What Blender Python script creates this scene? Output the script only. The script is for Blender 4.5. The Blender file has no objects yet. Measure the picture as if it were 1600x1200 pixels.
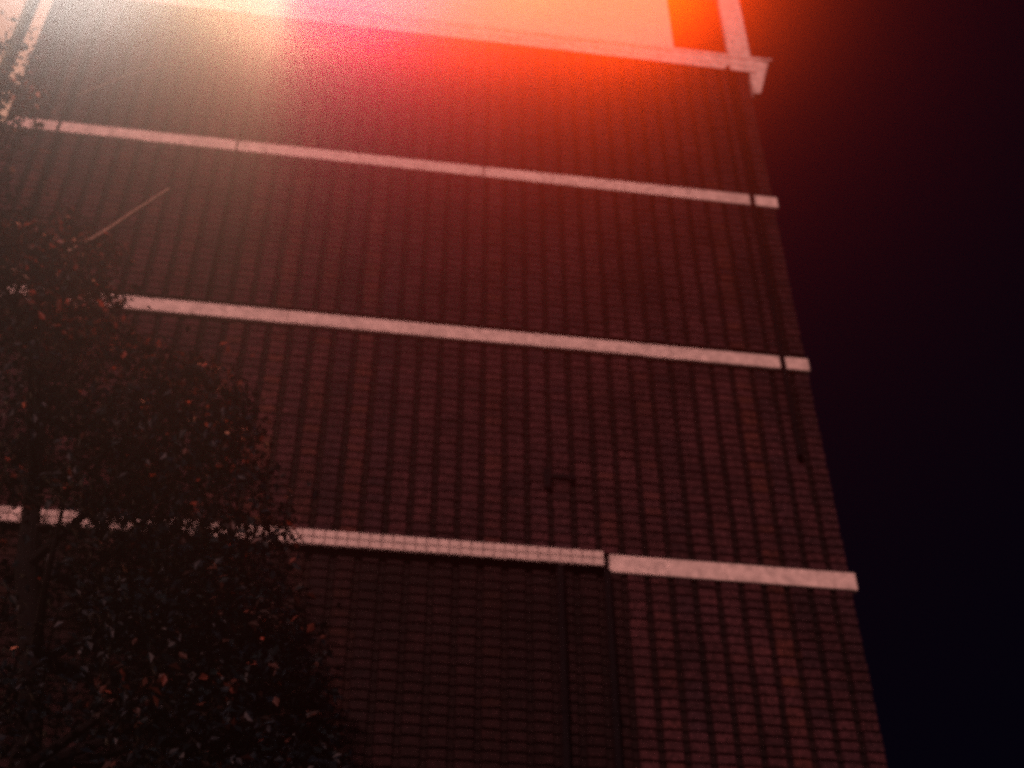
import bpy, bmesh, math, random
from mathutils import Vector, Matrix
random.seed(7)
scn = bpy.context.scene
COL = scn.collection
W, H, F = 1600.0, 1200.0, 2052.0
EYE = 1.6                                   # camera height above the ground
XA = Vector((0.99046106, -0.08821548, -0.10585331))   # world X, Y, Z seen in camera axes
YA = Vector((-0.13775565, -0.65179459, -0.74577959))
ZA = Vector((-0.00320531, 0.75324753, -0.65772934))

# ------------------------------------------------------------------ camera
cam_d = bpy.data.cameras.new('camera')
cam = bpy.data.objects.new('camera', cam_d)
COL.objects.link(cam)
cam.matrix_world = Matrix(((XA.x, XA.y, XA.z, 0), (YA.x, YA.y, YA.z, 0), (ZA.x, ZA.y, ZA.z, EYE), (0, 0, 0, 1)))
cam_d.sensor_fit = 'HORIZONTAL'
cam_d.sensor_width = 36.0
cam_d.lens = 36.0 * F / W
cam_d.clip_start = 0.05
cam_d.clip_end = 600
cam_d.dof.use_dof = True
cam_d.dof.focus_distance = 6.0
cam_d.dof.aperture_fstop = 1.5
scn.camera = cam

# ------------------------------------------------------------------ night sky
world = bpy.data.worlds.new('World')
scn.world = world
world.use_nodes = True
nt = world.node_tree
bg = nt.nodes['Background']
bg.inputs['Color'].default_value = (0.08, 0.2, 1.0, 1)
bg.inputs['Strength'].default_value = 0.003
# warm glow painted into the sky behind the roof, topping up the haze glow
def wmath(op, a, b=None):
    n_ = nt.nodes.new('ShaderNodeMath'); n_.operation = op
    for i_, v_ in enumerate((a, b)):
        if v_ is None:
            continue
        if isinstance(v_, (int, float)):
            n_.inputs[i_].default_value = v_
        else:
            nt.links.new(v_, n_.inputs[i_])
    return n_.outputs[0]
def wdot(vec):
    n_ = nt.nodes.new('ShaderNodeVectorMath'); n_.operation = 'DOT_PRODUCT'
    nt.links.new(tc.outputs['Generated'], n_.inputs[0]); n_.inputs[1].default_value = vec
    return n_.outputs['Value']
tc = nt.nodes.new('ShaderNodeTexCoord')
gc = Vector((.155, .520, .850)).normalized()
g_side = Vector((gc.y, -gc.x, 0)).normalized()
g_up = g_side.cross(gc)
q1 = wmath('POWER', wmath('DIVIDE', wdot(g_side), .088), 2.0)
q2 = wmath('POWER', wmath('DIVIDE', wdot(g_up), .060), 2.0)
front = wmath('GREATER_THAN', wdot(gc), 0.0)
glow = wmath('MULTIPLY', wmath('EXPONENT', wmath('MULTIPLY', wmath('ADD', q1, q2), -1.0)), front)
bg2 = nt.nodes.new('ShaderNodeBackground')
bg2.inputs['Color'].default_value = (1.0, .07, .004, 1)
nt.links.new(wmath('MULTIPLY', glow, .55), bg2.inputs['Strength'])
addw = nt.nodes.new('ShaderNodeAddShader')
nt.links.new(bg.outputs[0], addw.inputs[0]); nt.links.new(bg2.outputs[0], addw.inputs[1])
nt.links.new(addw.outputs[0], nt.nodes['World Output'].inputs['Surface'])

# ------------------------------------------------------------------ the town's dim pink light (the one directional light)
sun_d = bpy.data.lights.new('moon', 'SUN')
sun_d.energy = 3.0
sun_d.angle = math.radians(2.0)
sun_d.color = (1.0, 0.44, 0.40)
sun = bpy.data.objects.new('moon', sun_d)
COL.objects.link(sun)
SUN_TO = Vector((0.38, 1.0, -0.50)).normalized()       # travel direction
sun.rotation_euler = SUN_TO.to_track_quat('-Z', 'Y').to_euler()

PA, PB, PC = 330000, 92000, 44000               # watts of the added orange, cream and pale floodlights
HAZE_G, HAZE_D = .988, .004
CONE = 6.5
scn.view_settings.view_transform = 'Standard'
scn.view_settings.look = 'None'
scn.view_settings.exposure = 0
scn.view_settings.gamma = 1
scn.view_settings.use_curve_mapping = False
scn.cycles.use_denoising = False
scn.cycles.filter_width = 2.7
scn.cycles.max_bounces = 4
scn.cycles.volume_bounces = 0
scn.cycles.sample_clamp_indirect = 0.5
scn.cycles.sample_clamp_direct = 5.0


# ------------------------------------------------------------------ helpers
def ray(px, py):
    d = Vector((px - 800.0, 600.0 - py, -F))
    return Vector((d.dot(XA), d.dot(YA), d.dot(ZA)))


def at(px, py, y):
    r = ray(px, py)
    p = r * (y / r.y)
    p.z += EYE
    return p


def project(p):
    q = Vector((p[0], p[1], p[2] - EYE))
    c = XA * q.x + YA * q.y + ZA * q.z
    if c.z > -0.01:
        return None
    return 800 + F * c.x / -c.z, 600 - F * c.y / -c.z


def tag(o, label=None, cat=None, group=None, kind=None):
    for k, v in (('label', label), ('category', cat), ('group', group), ('kind', kind)):
        if v:
            o[k] = v
    return o


def link(name, me, parent=None):
    o = bpy.data.objects.new(name, me)
    COL.objects.link(o)
    if parent is not None:
        o.parent = parent
        o.matrix_parent_inverse = Matrix.Translation(-parent.location)
    return o


def empty(name, loc):
    o = bpy.data.objects.new(name, None)
    o.location = loc
    COL.objects.link(o)
    return o


class MB:
    def __init__(self):
        self.v, self.f = [], []

    def box(self, x0, x1, y0, y1, z0, z1, skip_back=False):
        b = len(self.v)
        self.v += [(x0, y0, z0), (x1, y0, z0), (x1, y1, z0), (x0, y1, z0), (x0, y0, z1), (x1, y0, z1), (x1, y1, z1), (x0, y1, z1)]
        fs = [(0, 1, 5, 4), (1, 2, 6, 5), (3, 0, 4, 7), (4, 5, 6, 7), (3, 2, 1, 0)]
        if not skip_back:
            fs.append((2, 3, 7, 6))
        self.f += [tuple(b + i for i in f) for f in fs]

    def brick(self, x0, x1, y0, y1, z0, z1, e=0.006, j=0.003):
        """brick with worn arrises: chamfered front, open back"""
        b = len(self.v)
        r = lambda: random.uniform(-j, j)
        out = [(x0, z0), (x1, z0), (x1, z1), (x0, z1)]
        inn = [(x0 + e, z0 + e), (x1 - e, z0 + e), (x1 - e, z1 - e), (x0 + e, z1 - e)]
        self.v += [(x, y1, z) for x, z in out]
        self.v += [(x + r() * .5, y0 + e, z + r() * .5) for x, z in out]
        self.v += [(x, y0 + r(), z) for x, z in inn]
        for i in range(4):
            k = (i + 1) % 4
            self.f.append((b + i, b + k, b + 4 + k, b + 4 + i))
            self.f.append((b + 4 + i, b + 4 + k, b + 8 + k, b + 8 + i))
        self.f.append((b + 8, b + 9, b + 10, b + 11))

    def tube(self, pts, radii, n=8):
        b0 = len(self.v)
        for i, p in enumerate(pts):
            a = pts[max(i - 1, 0)]
            c = pts[min(i + 1, len(pts) - 1)]
            t = (Vector(c) - Vector(a)).normalized()
            u = t.orthogonal().normalized() if abs(t.z) > .98 else t.cross(Vector((0, 0, 1))).normalized()
            w = t.cross(u)
            for k in range(n):
                an = 2 * math.pi * k / n
                q = Vector(p) + (u * math.cos(an) + w * math.sin(an)) * radii[i]
                self.v.append(tuple(q))
        for i in range(len(pts) - 1):
            for k in range(n):
                k2 = (k + 1) % n
                self.f.append((b0 + i * n + k, b0 + i * n + k2, b0 + (i + 1) * n + k2, b0 + (i + 1) * n + k))
        self.f.append(tuple(b0 + k for k in range(n))[::-1])
        self.f.append(tuple(b0 + (len(pts) - 1) * n + k for k in range(n)))

    def mesh(self, name, mat):
        me = bpy.data.meshes.new(name)
        me.from_pydata(self.v, [], self.f)
        me.materials.append(mat)
        me.update()
        return me

    def build(self, name, mat, parent=None):
        return link(name, self.mesh(name, mat), parent)


def material(name, base, rough=0.8, spec=0.3, noise=0.0, scale=4.0, second=None, bump=0.0, bscale=60.0):
    m = bpy.data.materials.new(name)
    m.use_nodes = True
    n = m.node_tree
    p = n.nodes['Principled BSDF']
    p.inputs['Base Color'].default_value = (*base, 1)
    p.inputs['Roughness'].default_value = rough
    p.inputs['Specular IOR Level'].default_value = spec
    geo = n.nodes.new('ShaderNodeNewGeometry')
    if noise or second:
        tx = n.nodes.new('ShaderNodeTexNoise')
        tx.inputs['Scale'].default_value = scale
        tx.inputs['Detail'].default_value = 6
        tx.inputs['Roughness'].default_value = .7
        n.links.new(geo.outputs['Position'], tx.inputs['Vector'])
        mr = n.nodes.new('ShaderNodeMapRange')
        mr.inputs[1].default_value = .35
        mr.inputs[2].default_value = .65
        n.links.new(tx.outputs['Fac'], mr.inputs[0])
        mx = n.nodes.new('ShaderNodeMix')
        mx.data_type = 'RGBA'
        s = second or tuple(c * (1 - noise) for c in base)
        mx.inputs['A'].default_value = (*base, 1)
        mx.inputs['B'].default_value = (*s, 1)
        n.links.new(mr.outputs[0], mx.inputs['Factor'])
        n.links.new(mx.outputs['Result'], p.inputs['Base Color'])
    if bump:
        t2 = n.nodes.new('ShaderNodeTexNoise')
        t2.inputs['Scale'].default_value = bscale
        t2.inputs['Detail'].default_value = 4
        n.links.new(geo.outputs['Position'], t2.inputs['Vector'])
        bp = n.nodes.new('ShaderNodeBump')
        bp.inputs['Strength'].default_value = bump
        bp.inputs['Distance'].default_value = .01
        n.links.new(t2.outputs['Fac'], bp.inputs['Height'])
        n.links.new(bp.outputs['Normal'], p.inputs['Normal'])
    return m


PITCH, COURSE = 0.265, 0.115
WX0, WX1 = -5.24, 5.56
WY = 12.0
Z = lambda z: z + EYE


def brick_material(name='brick_face', k_=1.0):
    m = bpy.data.materials.new(name)
    m.use_nodes = True
    n = m.node_tree
    p = n.nodes['Principled BSDF']
    p.inputs['Roughness'].default_value = .85
    p.inputs['Specular IOR Level'].default_value = .2
    geo = n.nodes.new('ShaderNodeNewGeometry')
    sep = n.nodes.new('ShaderNodeSeparateXYZ')
    n.links.new(geo.outputs['Position'], sep.inputs[0])

    def cell(out, off, size):
        a = n.nodes.new('ShaderNodeMath'); a.operation = 'SUBTRACT'; a.inputs[1].default_value = off
        n.links.new(out, a.inputs[0])
        d = n.nodes.new('ShaderNodeMath'); d.operation = 'DIVIDE'; d.inputs[1].default_value = size
        n.links.new(a.outputs[0], d.inputs[0])
        fl = n.nodes.new('ShaderNodeMath'); fl.operation = 'FLOOR'
        n.links.new(d.outputs[0], fl.inputs[0])
        return fl.outputs[0]
    cx, cz = cell(sep.outputs[0], WX0, PITCH), cell(sep.outputs[2], 0.0, COURSE)
    cmb = n.nodes.new('ShaderNodeCombineXYZ')
    n.links.new(cx, cmb.inputs[0]); n.links.new(cz, cmb.inputs[2])
    wn = n.nodes.new('ShaderNodeTexWhiteNoise'); wn.noise_dimensions = '3D'
    n.links.new(cmb.outputs[0], wn.inputs['Vector'])
    wc = n.nodes.new('ShaderNodeTexWhiteNoise'); wc.noise_dimensions = '1D'
    n.links.new(cx, wc.inputs['W'])
    tx = n.nodes.new('ShaderNodeTexNoise'); tx.inputs['Scale'].default_value = 1.1; tx.inputs['Detail'].default_value = 5
    n.links.new(geo.outputs['Position'], tx.inputs['Vector'])
    add = n.nodes.new('ShaderNodeMath'); add.operation = 'MULTIPLY_ADD'; add.inputs[1].default_value = .34
    n.links.new(wn.outputs['Value'], add.inputs[0])
    m2 = n.nodes.new('ShaderNodeMath'); m2.operation = 'MULTIPLY'; m2.inputs[1].default_value = .50
    n.links.new(wc.outputs['Value'], m2.inputs[0]); n.links.new(m2.outputs[0], add.inputs[2])
    ramp = n.nodes.new('ShaderNodeValToRGB')
    e = ramp.color_ramp.elements
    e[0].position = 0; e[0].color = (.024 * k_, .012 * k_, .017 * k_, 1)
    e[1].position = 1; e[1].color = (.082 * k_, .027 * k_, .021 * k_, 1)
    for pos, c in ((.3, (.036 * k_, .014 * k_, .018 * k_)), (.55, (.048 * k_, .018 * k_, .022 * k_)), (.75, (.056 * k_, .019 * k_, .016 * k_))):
        k = e.new(pos); k.color = (*c, 1)
    n.links.new(add.outputs[0], ramp.inputs[0])
    mul = n.nodes.new('ShaderNodeMix'); mul.data_type = 'RGBA'; mul.blend_type = 'MULTIPLY'
    mul.inputs['Factor'].default_value = 1
    mr = n.nodes.new('ShaderNodeMapRange')
    mr.inputs[1].default_value = .3; mr.inputs[2].default_value = .7
    mr.inputs[3].default_value = .62; mr.inputs[4].default_value = 1.25
    n.links.new(tx.outputs['Fac'], mr.inputs[0])
    t3 = n.nodes.new('ShaderNodeTexNoise'); t3.inputs['Scale'].default_value = 26; t3.inputs['Detail'].default_value = 3
    n.links.new(geo.outputs['Position'], t3.inputs['Vector'])
    r3 = n.nodes.new('ShaderNodeMapRange'); r3.inputs[1].default_value = .3; r3.inputs[2].default_value = .7
    r3.inputs[3].default_value = .35; r3.inputs[4].default_value = 1.65
    n.links.new(t3.outputs['Fac'], r3.inputs[0])
    mm = n.nodes.new('ShaderNodeMath'); mm.operation = 'MULTIPLY'
    n.links.new(mr.outputs[0], mm.inputs[0]); n.links.new(r3.outputs[0], mm.inputs[1])
    n.links.new(ramp.outputs[0], mul.inputs['A']); n.links.new(mm.outputs[0], mul.inputs['B'])
    n.links.new(mul.outputs['Result'], p.inputs['Base Color'])
    t2 = n.nodes.new('ShaderNodeTexNoise'); t2.inputs['Scale'].default_value = 45
    n.links.new(geo.outputs['Position'], t2.inputs['Vector'])
    bp = n.nodes.new('ShaderNodeBump'); bp.inputs['Strength'].default_value = .6; bp.inputs['Distance'].default_value = .008
    n.links.new(t2.outputs['Fac'], bp.inputs['Height']); n.links.new(bp.outputs['Normal'], p.inputs['Normal'])
    return m


M_BRICK = brick_material('brick_face', .98)
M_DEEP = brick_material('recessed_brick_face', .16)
M_SHADED = brick_material('shaded_brick_face', .28)  # same brick darkened: shade below the ledge put into its colour
M_MORTAR = material('dark_mortar', (.008, .005, .006), .95, .1, .4, 6)
M_BAND = material('white_band_paint', (.80, .74, .68), .7, .3, .45, 11, bump=.4)
M_PLASTER = material('cream_plaster', (.80, .74, .66), .8, .2, .16, 9, bump=.3)
M_PIPE = material('dark_pipe', (.006, .006, .008), .9, .1, .3, 8)
M_CABLE = material('cable_black', (.02, .018, .02), .6)
M_TILE = material('small_white_tile', (.66, .61, .56), .5, .4, .3, 9)
M_GROUT = material('grout', (.40, .36, .34), .9, .1, .3, 9)
M_BARK = material('bark', (.005, .005, .006), .95, .1, .5, 9, bump=.8, bscale=40)
M_TWIG = material('pale_bark', (.30, .22, .17), .85, .2, .4, 9)
M_GROUND = material('asphalt', (.05, .05, .052), .9, .2, .35, 3, bump=.4)
M_PAVE = material('paving', (.16, .15, .14), .9, .2, .3, 2)
M_METAL = material('lamp_housing', (.10, .10, .11), .45, .5)
M_NEIGH = material('pale_render', (.80, .84, .62), .85, .2, .12, 3, bump=.3)

# ------------------------------------------------------------------ ground
g = MB(); g.box(-200, 200, -200, 200, -.6, 0)
tag(g.build('ground', M_GROUND), kind='structure')
g = MB(); g.box(-40, 40, 8.6, 30, -.3, .13)
tag(g.build('pavement', M_PAVE), kind='structure')

# ------------------------------------------------------------------ haze
hz = MB(); hz.box(-60, 60, -40, 60, -1.6, 40)
hm = bpy.data.materials.new('haze')
hm.use_nodes = True
hn = hm.node_tree
hn.nodes.remove(hn.nodes['Principled BSDF'])
vol = hn.nodes.new('ShaderNodeVolumePrincipled')
vol.inputs['Color'].default_value = (.9, .9, .9, 1)
vol.inputs['Density'].default_value = HAZE_D
vol.inputs['Anisotropy'].default_value = HAZE_G
hm.cycles.volume_sampling = 'EQUIANGULAR'
hn.links.new(vol.outputs[0], hn.nodes['Material Output'].inputs['Volume'])
haze = hz.build('haze', hm)
tag(haze, kind='stuff')

# ------------------------------------------------------------------ brick building
bld = empty('brick_building', (0, WY, .13))
tag(bld, 'tall dark red brick building with white bands at each storey and a cream top storey', 'building')
b = MB(); b.box(WX0, WX1, WY + .03, WY + 9, .13, Z(17.66))
b.build('wall', M_MORTAR, bld)

BZ = [Z(8.045), Z(11.32), Z(14.49)]          # band centres
BHH = .105
BW = .185
n_cols = int((WX1 - WX0) / PITCH)
cells = []
for c in range(n_cols + 1):
    x0 = WX0 + c * PITCH
    x1 = min(x0 + BW, WX1)
    if x1 - x0 < .05:
        continue
    for r in range(2, int(Z(17.62) / COURSE)):
        z0, z1 = r * COURSE + .01, (r + 1) * COURSE - .008
        if any(z1 > bz - BHH + .004 and z0 < bz + BHH - .004 for bz in BZ):
            continue
        pr = project(((x0 + x1) / 2, WY, z0 + .05))
        vis = pr and 470 < pr[0] < 1500 and 0 < pr[1] < 1195
        d = math.sqrt(x0 * x0 + WY * WY + (z0 - EYE) ** 2)
        cells.append((0 if vis else 1, d, x0, x1, z0, z1))
cells.sort()
proto = None
for i, (nv, d, x0, x1, z0, z1) in enumerate(cells[:290]):
    if proto is None:
        variants, shaded = [], []
        for k in range(5):
            q = MB(); q.brick(-BW / 2, BW / 2, -.022, .05, -.0485, .0485)
            variants.append(q.mesh('brick', M_BRICK)); shaded.append(q.mesh('brick', M_SHADED))
        proto = True
    o = bpy.data.objects.new('brick', (shaded if x0 < 2.74 and z0 < BZ[0] else variants)[i % 5])
    o.parent = bld
    o.location = ((x0 + x1) / 2, random.uniform(-.004, .004), (z0 + z1) / 2 - .13)
    o.rotation_euler = (random.uniform(-.02, .02), random.uniform(-.008, .008), random.uniform(-.012, .012))
    if x1 - x0 < BW - .01:
        o.scale.x = (x1 - x0) / BW
    COL.objects.link(o)
b, bs_ = MB(), MB()
for nv, d, x0, x1, z0, z1 in cells[290:]:
    jx, jy = random.uniform(-.006, .006), random.uniform(-.007, .005)
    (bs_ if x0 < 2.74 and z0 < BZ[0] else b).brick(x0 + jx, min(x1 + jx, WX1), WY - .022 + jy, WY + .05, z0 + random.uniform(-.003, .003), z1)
tag(b.build('brickwork', M_BRICK, bld), kind='stuff')
tag(bs_.build('shaded_brickwork', M_SHADED, bld), kind='stuff')  # lower left storey, shade carried by the darker brick colour
# recessed narrow bricks between the columns
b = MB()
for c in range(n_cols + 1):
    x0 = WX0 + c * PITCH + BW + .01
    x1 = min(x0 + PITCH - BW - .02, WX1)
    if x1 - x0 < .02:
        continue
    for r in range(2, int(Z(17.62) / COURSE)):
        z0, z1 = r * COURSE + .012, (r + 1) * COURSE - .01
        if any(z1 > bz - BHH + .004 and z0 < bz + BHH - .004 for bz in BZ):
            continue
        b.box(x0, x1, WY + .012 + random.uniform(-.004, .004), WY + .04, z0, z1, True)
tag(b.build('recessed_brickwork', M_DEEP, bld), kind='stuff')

# white string courses, laid in long blocks with thin joints
def band(z, segs, depth, hh=BHH):
    for xa, xb in segs:
        m = MB(); m.brick(xa + .0015, xb - .0015, WY - depth, WY + .03, z - hh, z + hh, .006, .004)
        m.build('string_course', M_BAND, bld)

def split(a, bb, cuts):
    xs = [a] + [c for c in cuts if a < c < bb] + [bb]
    return list(zip(xs[:-1], xs[1:]))
band(BZ[2], split(WX0, WX1 + .04, (-3.4, -.6, 2.3)), .05)
band(BZ[1], split(WX0, WX1 + .01, (-3.4, -1.1, 1.2, 3.4)), .05)
band(BZ[0], split(2.78, WX1 + .05, (4.1,)), .05, .112)
# lower left ledge projecting further, faced with two rows of small white tiles
LZ = BZ[0] - .005
m = MB(); m.box(WX0, 2.70, WY - .115, WY + .03, LZ - .10, LZ + .10)
ledge = m.build('ledge', M_MORTAR, bld)
m = MB(); m.box(WX0 + .01, 2.698, WY - .123, WY - .116, LZ - .097, LZ + .097)
bed = m.build('tile_bed', M_GROUT, ledge); bed.matrix_parent_inverse = Matrix.Identity(4)
TW = .122
k = 0
vt = MB(); vt.brick(-TW / 2 + .008, TW / 2 - .008, -.012, .01, -.042, .042, .004, .001)
tile_me = vt.mesh('tile', M_TILE)
for row in (-1, 1):
    for i in range(int((2.70 - WX0) / TW)):
        o = bpy.data.objects.new('tile', tile_me)
        o.parent = ledge
        o.location = (2.70 - (i + .5) * TW, WY - .125 + random.uniform(-.003, .002), LZ + row * .048)
        o.rotation_euler = (random.uniform(-.03, .03), random.uniform(-.02, .02), 0)
        COL.objects.link(o)
ledge.matrix_parent_inverse = Matrix.Translation((0, -WY, -.13))

# cornice: moulded profile run along the wall head and returned past the corner
def run(profile, x0, x1, name, mat, parent, cap=True):
    v, f = [], []
    for x in (x0, x1):
        v += [(x, y, z) for y, z in profile]
    n = len(profile)
    for i in range(n):
        j = (i + 1) % n
        f.append((i, j, n + j, n + i))
    f.append(tuple(range(n))[::-1]); f.append(tuple(range(n, 2 * n)))
    me = bpy.data.meshes.new(name); me.from_pydata(v, [], f); me.materials.append(mat); me.update()
    bm = bmesh.new(); bm.from_mesh(me); bmesh.ops.recalc_face_normals(bm, faces=bm.faces[:]); bm.to_mesh(me); bm.free()
    return link(name, me, parent)

prof = [(WY + .5, 17.66), (WY - .05, 17.66), (WY - .05, 17.80), (WY - .058, 17.81), (WY - .058, 17.97), (WY - .072, 17.985), (WY - .072, 18.05), (WY + .5, 18.05)]
run([(y, Z(z)) for y, z in prof], WX0, 5.70, 'cornice', M_BAND, bld)
# end of the cornice, drawn out to a thin tip
q = MB()
q.v = [(5.70, WY - .072, Z(17.99)), (6.00, WY - .072, Z(18.02)), (6.00, WY - .072, Z(18.05)), (5.70, WY - .072, Z(18.05)),
       (5.70, WY + .5, Z(17.99)), (6.00, WY + .5, Z(18.02)), (6.00, WY + .5, Z(18.05)), (5.70, WY + .5, Z(18.05))]
q.f = [(0, 1, 2, 3), (7, 6, 5, 4), (0, 4, 5, 1), (1, 5, 6, 2), (2, 6, 7, 3), (3, 7, 4, 0)]
q.build('cornice_tip', M_BAND, bld)
# tapering corbel below the corner
q = MB()
q.v = [(5.575, WY - .05, Z(17.985)), (5.93, WY - .05, Z(17.985)), (5.70, WY - .02, Z(17.15)), (5.60, WY - .02, Z(17.15)),
       (5.575, WY + .25, Z(17.985)), (5.93, WY + .25, Z(17.985)), (5.70, WY + .1, Z(17.15)), (5.60, WY + .1, Z(17.15))]
q.f = [(3, 2, 1, 0), (4, 5, 6, 7), (0, 1, 5, 4), (1, 2, 6, 5), (2, 3, 7, 6), (3, 0, 4, 7)]
q.build('corbel', M_BAND, bld)
# cream top storey (one wall thick on the roof edge), open bay at its right end
m = MB(); m.box(WX0, 4.36, WY - .060, WY + .10, Z(18.053), Z(21.2)); m.build('parapet', M_PLASTER, bld)
m = MB(); m.box(5.28, 5.64, WY - .058, WY + .03, Z(18.053), Z(21.2)); m.build('corner_post', M_BAND, bld)
m = MB(); m.box(4.363, 5.277, WY - .055, WY + .05, Z(19.72), Z(20.0)); m.build('lintel', M_BAND, bld)

def pipe(x, z0, z1, r, name='downpipe', y=None, clips=True, mat=None):
    yy = WY - .06 - r if y is None else y
    m = MB(); m.tube([(x, yy, z0), (x, yy, (z0 + z1) / 2), (x, yy, z1)], [r] * 3, 10)
    o = m.build(name, mat or M_PIPE, bld)
    if clips:
        zz = z0 + .5
        while zz < z1 - .2:
            c = MB(); c.tube([(x, yy, zz - .025), (x, yy, zz + .025)], [r * 1.25] * 2, 10); c.box(x - .012, x + .012, yy + r, WY, zz - .012, zz + .012)
            cc = c.build('clip', M_PIPE, o)
            cc.matrix_parent_inverse = Matrix.Identity(4)
            zz += 2.3
    return o
pipe(5.20, Z(9.75), Z(17.655), .036)
pipe(2.215, .4, Z(7.925), .04)
pipe(2.735, .4, Z(7.90), .04)
pipe(-4.55, .4, Z(17.655), .014)
pipe(-2.145, Z(11.46), Z(17.655), .009, 'cable', clips=False, mat=M_CABLE)
pipe(1.30, Z(13.9), Z(17.655), .008, 'cable', clips=False, mat=M_CABLE)
# small iron anchor on the third storey
p0 = at(875, 745, WY - .04)
m = MB(); m.box(p0.x - .2, p0.x + .18, WY - .06, WY - .03, p0.z - .03, p0.z + .03); m.box(p0.x - .19, p0.x - .11, WY - .063, WY - .02, p0.z - .18, p0.z + .10)
m.build('wall_anchor', M_PIPE, bld)

# ------------------------------------------------------------------ pale neighbour on the left
nb = empty('neighbouring_house', (-9, WY, .13))
tag(nb, 'pale rendered house wall adjoining the brick building at its left edge', 'building')
m = MB(); m.box(-14.5, WX0 - .40, WY - .05, WY + 8, .13, Z(20.5)); m.build('wall', M_NEIGH, nb)
m = MB(); m.box(WX0 - .397, WX0 - .18, WY + .22, WY + 8, .13, Z(20.0)); m.build('recess', M_MORTAR, nb)
m = MB(); m.box(WX0 - .177, WX0 - .006, WY - .10, WY + .10, .13, Z(20.2)); m.build('quoin_strip', M_NEIGH, nb)
m = MB(); m.box(-14.6, WX0 - .39, WY - .16, WY + 8.1, Z(20.503), Z(20.8)); m.build('coping', M_BAND, nb)

# ------------------------------------------------------------------ tree in front of the left end of the wall
def leaf_material():
    m = bpy.data.materials.new('leaf')
    m.use_nodes = True
    n = m.node_tree
    p = n.nodes['Principled BSDF']
    p.inputs['Roughness'].default_value = .5
    p.inputs['Specular IOR Level'].default_value = .18
    at_ = n.nodes.new('ShaderNodeAttribute'); at_.attribute_name = 'tint'
    ramp = n.nodes.new('ShaderNodeValToRGB')
    ramp.color_ramp.interpolation = 'LINEAR'
    e = ramp.color_ramp.elements
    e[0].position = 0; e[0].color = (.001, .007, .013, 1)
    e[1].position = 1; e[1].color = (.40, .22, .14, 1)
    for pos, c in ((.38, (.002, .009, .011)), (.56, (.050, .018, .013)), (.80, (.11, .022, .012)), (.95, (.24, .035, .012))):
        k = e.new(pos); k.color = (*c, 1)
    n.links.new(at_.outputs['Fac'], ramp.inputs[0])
    n.links.new(ramp.outputs[0], p.inputs['Base Color'])
    return m


M_LEAF = leaf_material()
TY = 8.7
tb = at(48, 800, TY)
tree = empty('broadleaf_tree', (tb.x, TY, 0))
tag(tree, 'dark leafy tree with some rust red leaves and painted-in glints in front of the wall at the left', 'tree')
edge = [(60, 90), (100, 70), (150, 60), (200, 45), (300, 60), (345, 110), (380, 175), (450, 195), (510, 195), (545, 250), (570, 330), (600, 372), (700, 405), (780, 432), (850, 452), (930, 452), (980, 470), (1060, 505), (1200, 530), (1500, 540)]
def edge_x(py):
    for (a, xa), (c, xc) in zip(edge[:-1], edge[1:]):
        if a <= py <= c:
            return xa + (xc - xa) * (py - a) / (c - a)
    return 60 if py < 60 else 540
tips = []
for zi in range(1500):
    py = random.uniform(70, 1480)
    y = TY + random.uniform(-1.5, 1.9)
    ex = edge_x(py)
    px = ex - abs(random.gauss(0, 1)) * 210 - 14
    if px < -420 or (py < 330 and random.random() < .68):
        continue
    if py < 345 and px > -5 and random.random() < .55:
        continue
    tips.append(at(px, py, y))
    if len(tips) > 720:
        break
for px_, py_ in ((-12, 120), (8, 150), (2, 178), (28, 168), (34, 196), (-8, 200), (50, 150), (12, 130), (-20, 160)):
    tips.append(at(px_, py_, TY + random.uniform(-.8, .8)))
lv, lf, lt = [], [], []
def leaf(c, size, tint):
    d = Vector((random.gauss(0, 1), random.gauss(0, 1), random.gauss(-.4, .6))).normalized()
    nrm = Vector((random.gauss(0, .7), random.gauss(-.3, .7), 1)).normalized()
    w = d.cross(nrm).normalized()
    nrm = w.cross(d)
    b = len(lv)
    L, S = size, size * random.uniform(.26, .38)
    lv.extend([tuple(c), tuple(c + d * L * .45 + w * S + nrm * S * .3), tuple(c + d * L), tuple(c + d * L * .45 - w * S + nrm * S * .3), tuple(c + d * L * .5)])
    lf.extend([(b, b + 1, b + 4), (b + 1, b + 2, b + 4), (b, b + 4, b + 3), (b + 4, b + 2, b + 3)])
    lt.extend([tint] * 5)
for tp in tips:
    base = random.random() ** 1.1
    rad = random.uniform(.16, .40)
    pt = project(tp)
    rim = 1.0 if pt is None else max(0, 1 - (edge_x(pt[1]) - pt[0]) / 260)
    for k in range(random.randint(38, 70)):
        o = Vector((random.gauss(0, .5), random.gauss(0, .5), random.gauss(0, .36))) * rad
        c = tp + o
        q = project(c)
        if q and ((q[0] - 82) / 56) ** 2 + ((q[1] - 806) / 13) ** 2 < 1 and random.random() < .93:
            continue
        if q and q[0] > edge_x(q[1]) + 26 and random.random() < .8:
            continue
        t = min(1, max(0, base * (.66 if c.z > 8.0 else .42) + rim * (.36 if c.z > 8.0 else .03) + random.gauss(0, .12)))  # red light at the rim and shade low down, put into leaf colour
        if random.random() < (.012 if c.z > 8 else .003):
            t = random.uniform(.88, 1)  # a few pale leaves stand in for glints
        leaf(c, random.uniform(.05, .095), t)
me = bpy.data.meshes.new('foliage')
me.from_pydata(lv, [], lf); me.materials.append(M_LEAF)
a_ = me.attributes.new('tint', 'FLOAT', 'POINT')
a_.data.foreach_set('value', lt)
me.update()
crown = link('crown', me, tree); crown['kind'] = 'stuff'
m = MB()
top = at(62, 430, TY)
low = at(40, 1200, TY)
pts = [Vector((low.x + .25, TY, 0)), Vector((low.x + .2, TY, 1.4)), Vector((low.x + .1, TY + .05, 3.2))]
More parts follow.
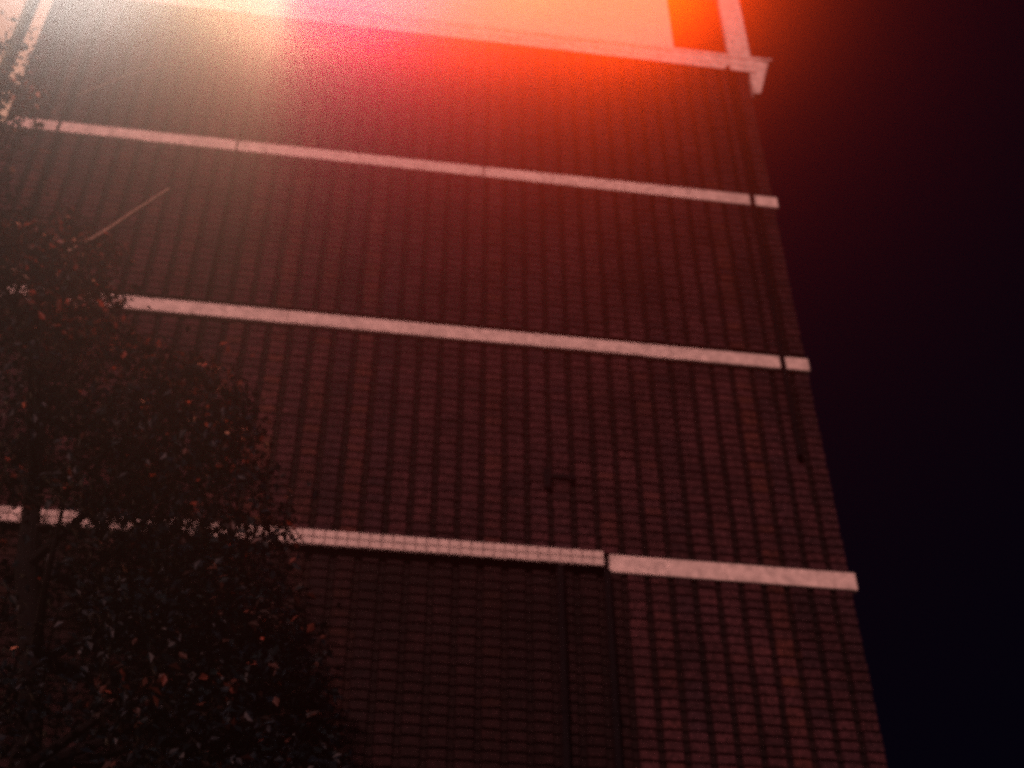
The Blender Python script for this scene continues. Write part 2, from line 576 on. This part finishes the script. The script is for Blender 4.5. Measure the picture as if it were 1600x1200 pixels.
pts += [low] + [low.lerp(top, q / 6) + Vector((.04 * math.sin(q * 2.1), .05 * math.cos(q * 1.7), 0)) for q in range(1, 7)]
m.tube(pts, [.17, .14, .125, .11, .092, .08, .068, .055, .04, .02], 12)
m.build('trunk', M_BARK, tree)
for k in range(26):
    tp = tips[(k * 13) % len(tips)]
    s0 = max((q for q in pts[1:] if q.z < tp.z - .4), key=lambda q: q.z, default=pts[1])
    mid = (s0 + tp) / 2 + Vector((random.uniform(-.1, .1), random.uniform(-.1, .1), random.uniform(-.25, -.05)))
    if (tp - s0).length > 3.2:
        continue
    m = MB(); m.tube([s0, mid, tp], [.045, .026, .008], 7); m.build('limb', M_BARK, tree)
def twig(pxs, y0, y1, r0, r1, mat=M_TWIG):
    n_ = len(pxs)
    P = [at(px, py, y0 + (y1 - y0) * i / (n_ - 1)) for i, (px, py) in enumerate(pxs)]
    m = MB(); m.tube(P, [r0 + (r1 - r0) * i / (n_ - 1) for i in range(n_)], 7); m.build('twig', mat, tree)
twig([(95, 400), (160, 365), (210, 331), (265, 295)], 8.5, 8.3, .026, .015)
twig([(120, 150), (200, 118), (268, 98), (322, 78)], 8.6, 8.4, .012, .006)
twig([(-60, 412), (0, 415), (28, 424), (48, 438)], 8.2, 8.2, .012, .008)
twig([(-60, 95), (0, 118), (35, 128), (72, 139)], 8.2, 8.2, .012, .005, M_BARK)

# ------------------------------------------------------------------ unseen floodlights added above the frame to make the glow in the haze
def add_flood(px, py, y, aim, color, power, size, blend, label, cat='added_floodlight', radius=.012):
    p = at(px, py, y)
    e = empty('added_floodlight', p)
    tag(e, label, cat, 'added floodlights over the top storey')
    d = (Vector(aim) - p).normalized()
    mb = MB()
    mb.tube([p - d * .34, p - d * .30, p - d * .08], [.03, .10, .15], 16)  # housing and boom are added with the lamp, out of view
    mb.build('housing', M_METAL, e)
    mb = MB(); mb.tube([p - d * .32, Vector((p.x, p.y, Z(21.3))), Vector((p.x, WY + .1, Z(21.3)))], [.022] * 3, 8)
    mb.build('boom', M_METAL, e)
    ld = bpy.data.lights.new('added_floodlight_bulb', 'SPOT')
    ld.energy = power; ld.color = color; ld.spot_size = math.radians(size); ld.spot_blend = blend; ld.shadow_soft_size = .003 if 'shutter' in label else radius
    lo = bpy.data.objects.new('added_bulb', ld); COL.objects.link(lo)
    lo.parent = e; lo.matrix_parent_inverse = Matrix.Translation(-p); lo.location = p
    lo.rotation_euler = d.to_track_quat('-Z', 'Y').to_euler()
    return e, p

FY = 11.45
FA = add_flood(990, -108, FY, (-.62, 0, 1.6), (1.0, .055, .001), PA * .56, CONE, 1.0, 'unseen orange floodlight on a boom nearest the corner post')
FD = add_flood(760, -115, FY, (-.62, 0, 1.6), (1.0, .06, .003), PA * .48, CONE, 1.0, 'unseen orange floodlight on the middle boom over the parapet')
FE = add_flood(560, -125, FY, (-.45, 0, 1.6), (1.0, .03, .17), PA * .30, CONE, 1.0, 'unseen rose red floodlight on a boom between the cream and orange ones')
FB = add_flood(458, -165, FY, (-.3, 0, 1.6), (1.0, .92, .45), PB, 9, 1.0, 'unseen cream floodlight with a side shutter over the parapet')
FC = add_flood(130, -160, FY, (-.6, 0, 1.6), (1.0, .90, .84), PC, 9, 1.0, 'unseen pale floodlight nearest the left end of the parapet')
# shutter put in to cut off the glow to the right of the cream floodlight
pB = FB[1]
away = Vector((pB.x, pB.y, 0)).normalized()
side = Vector((away.y, -away.x, 0))
q = MB()
c0 = pB + side * .0035
for s in (0, .006):
    for a, z in ((-.42, -.50), (.12, -.50), (.12, .18), (-.42, .18)):
        v = c0 + side * s + away * a + Vector((0, 0, z)); q.v.append(tuple(v))
q.f = [(0, 1, 2, 3), (7, 6, 5, 4), (0, 4, 5, 1), (1, 5, 6, 2), (2, 6, 7, 3), (3, 7, 4, 0)]
q.build('shutter', M_METAL, FB[0])  # unseen fin added to give the cream glow a hard edge
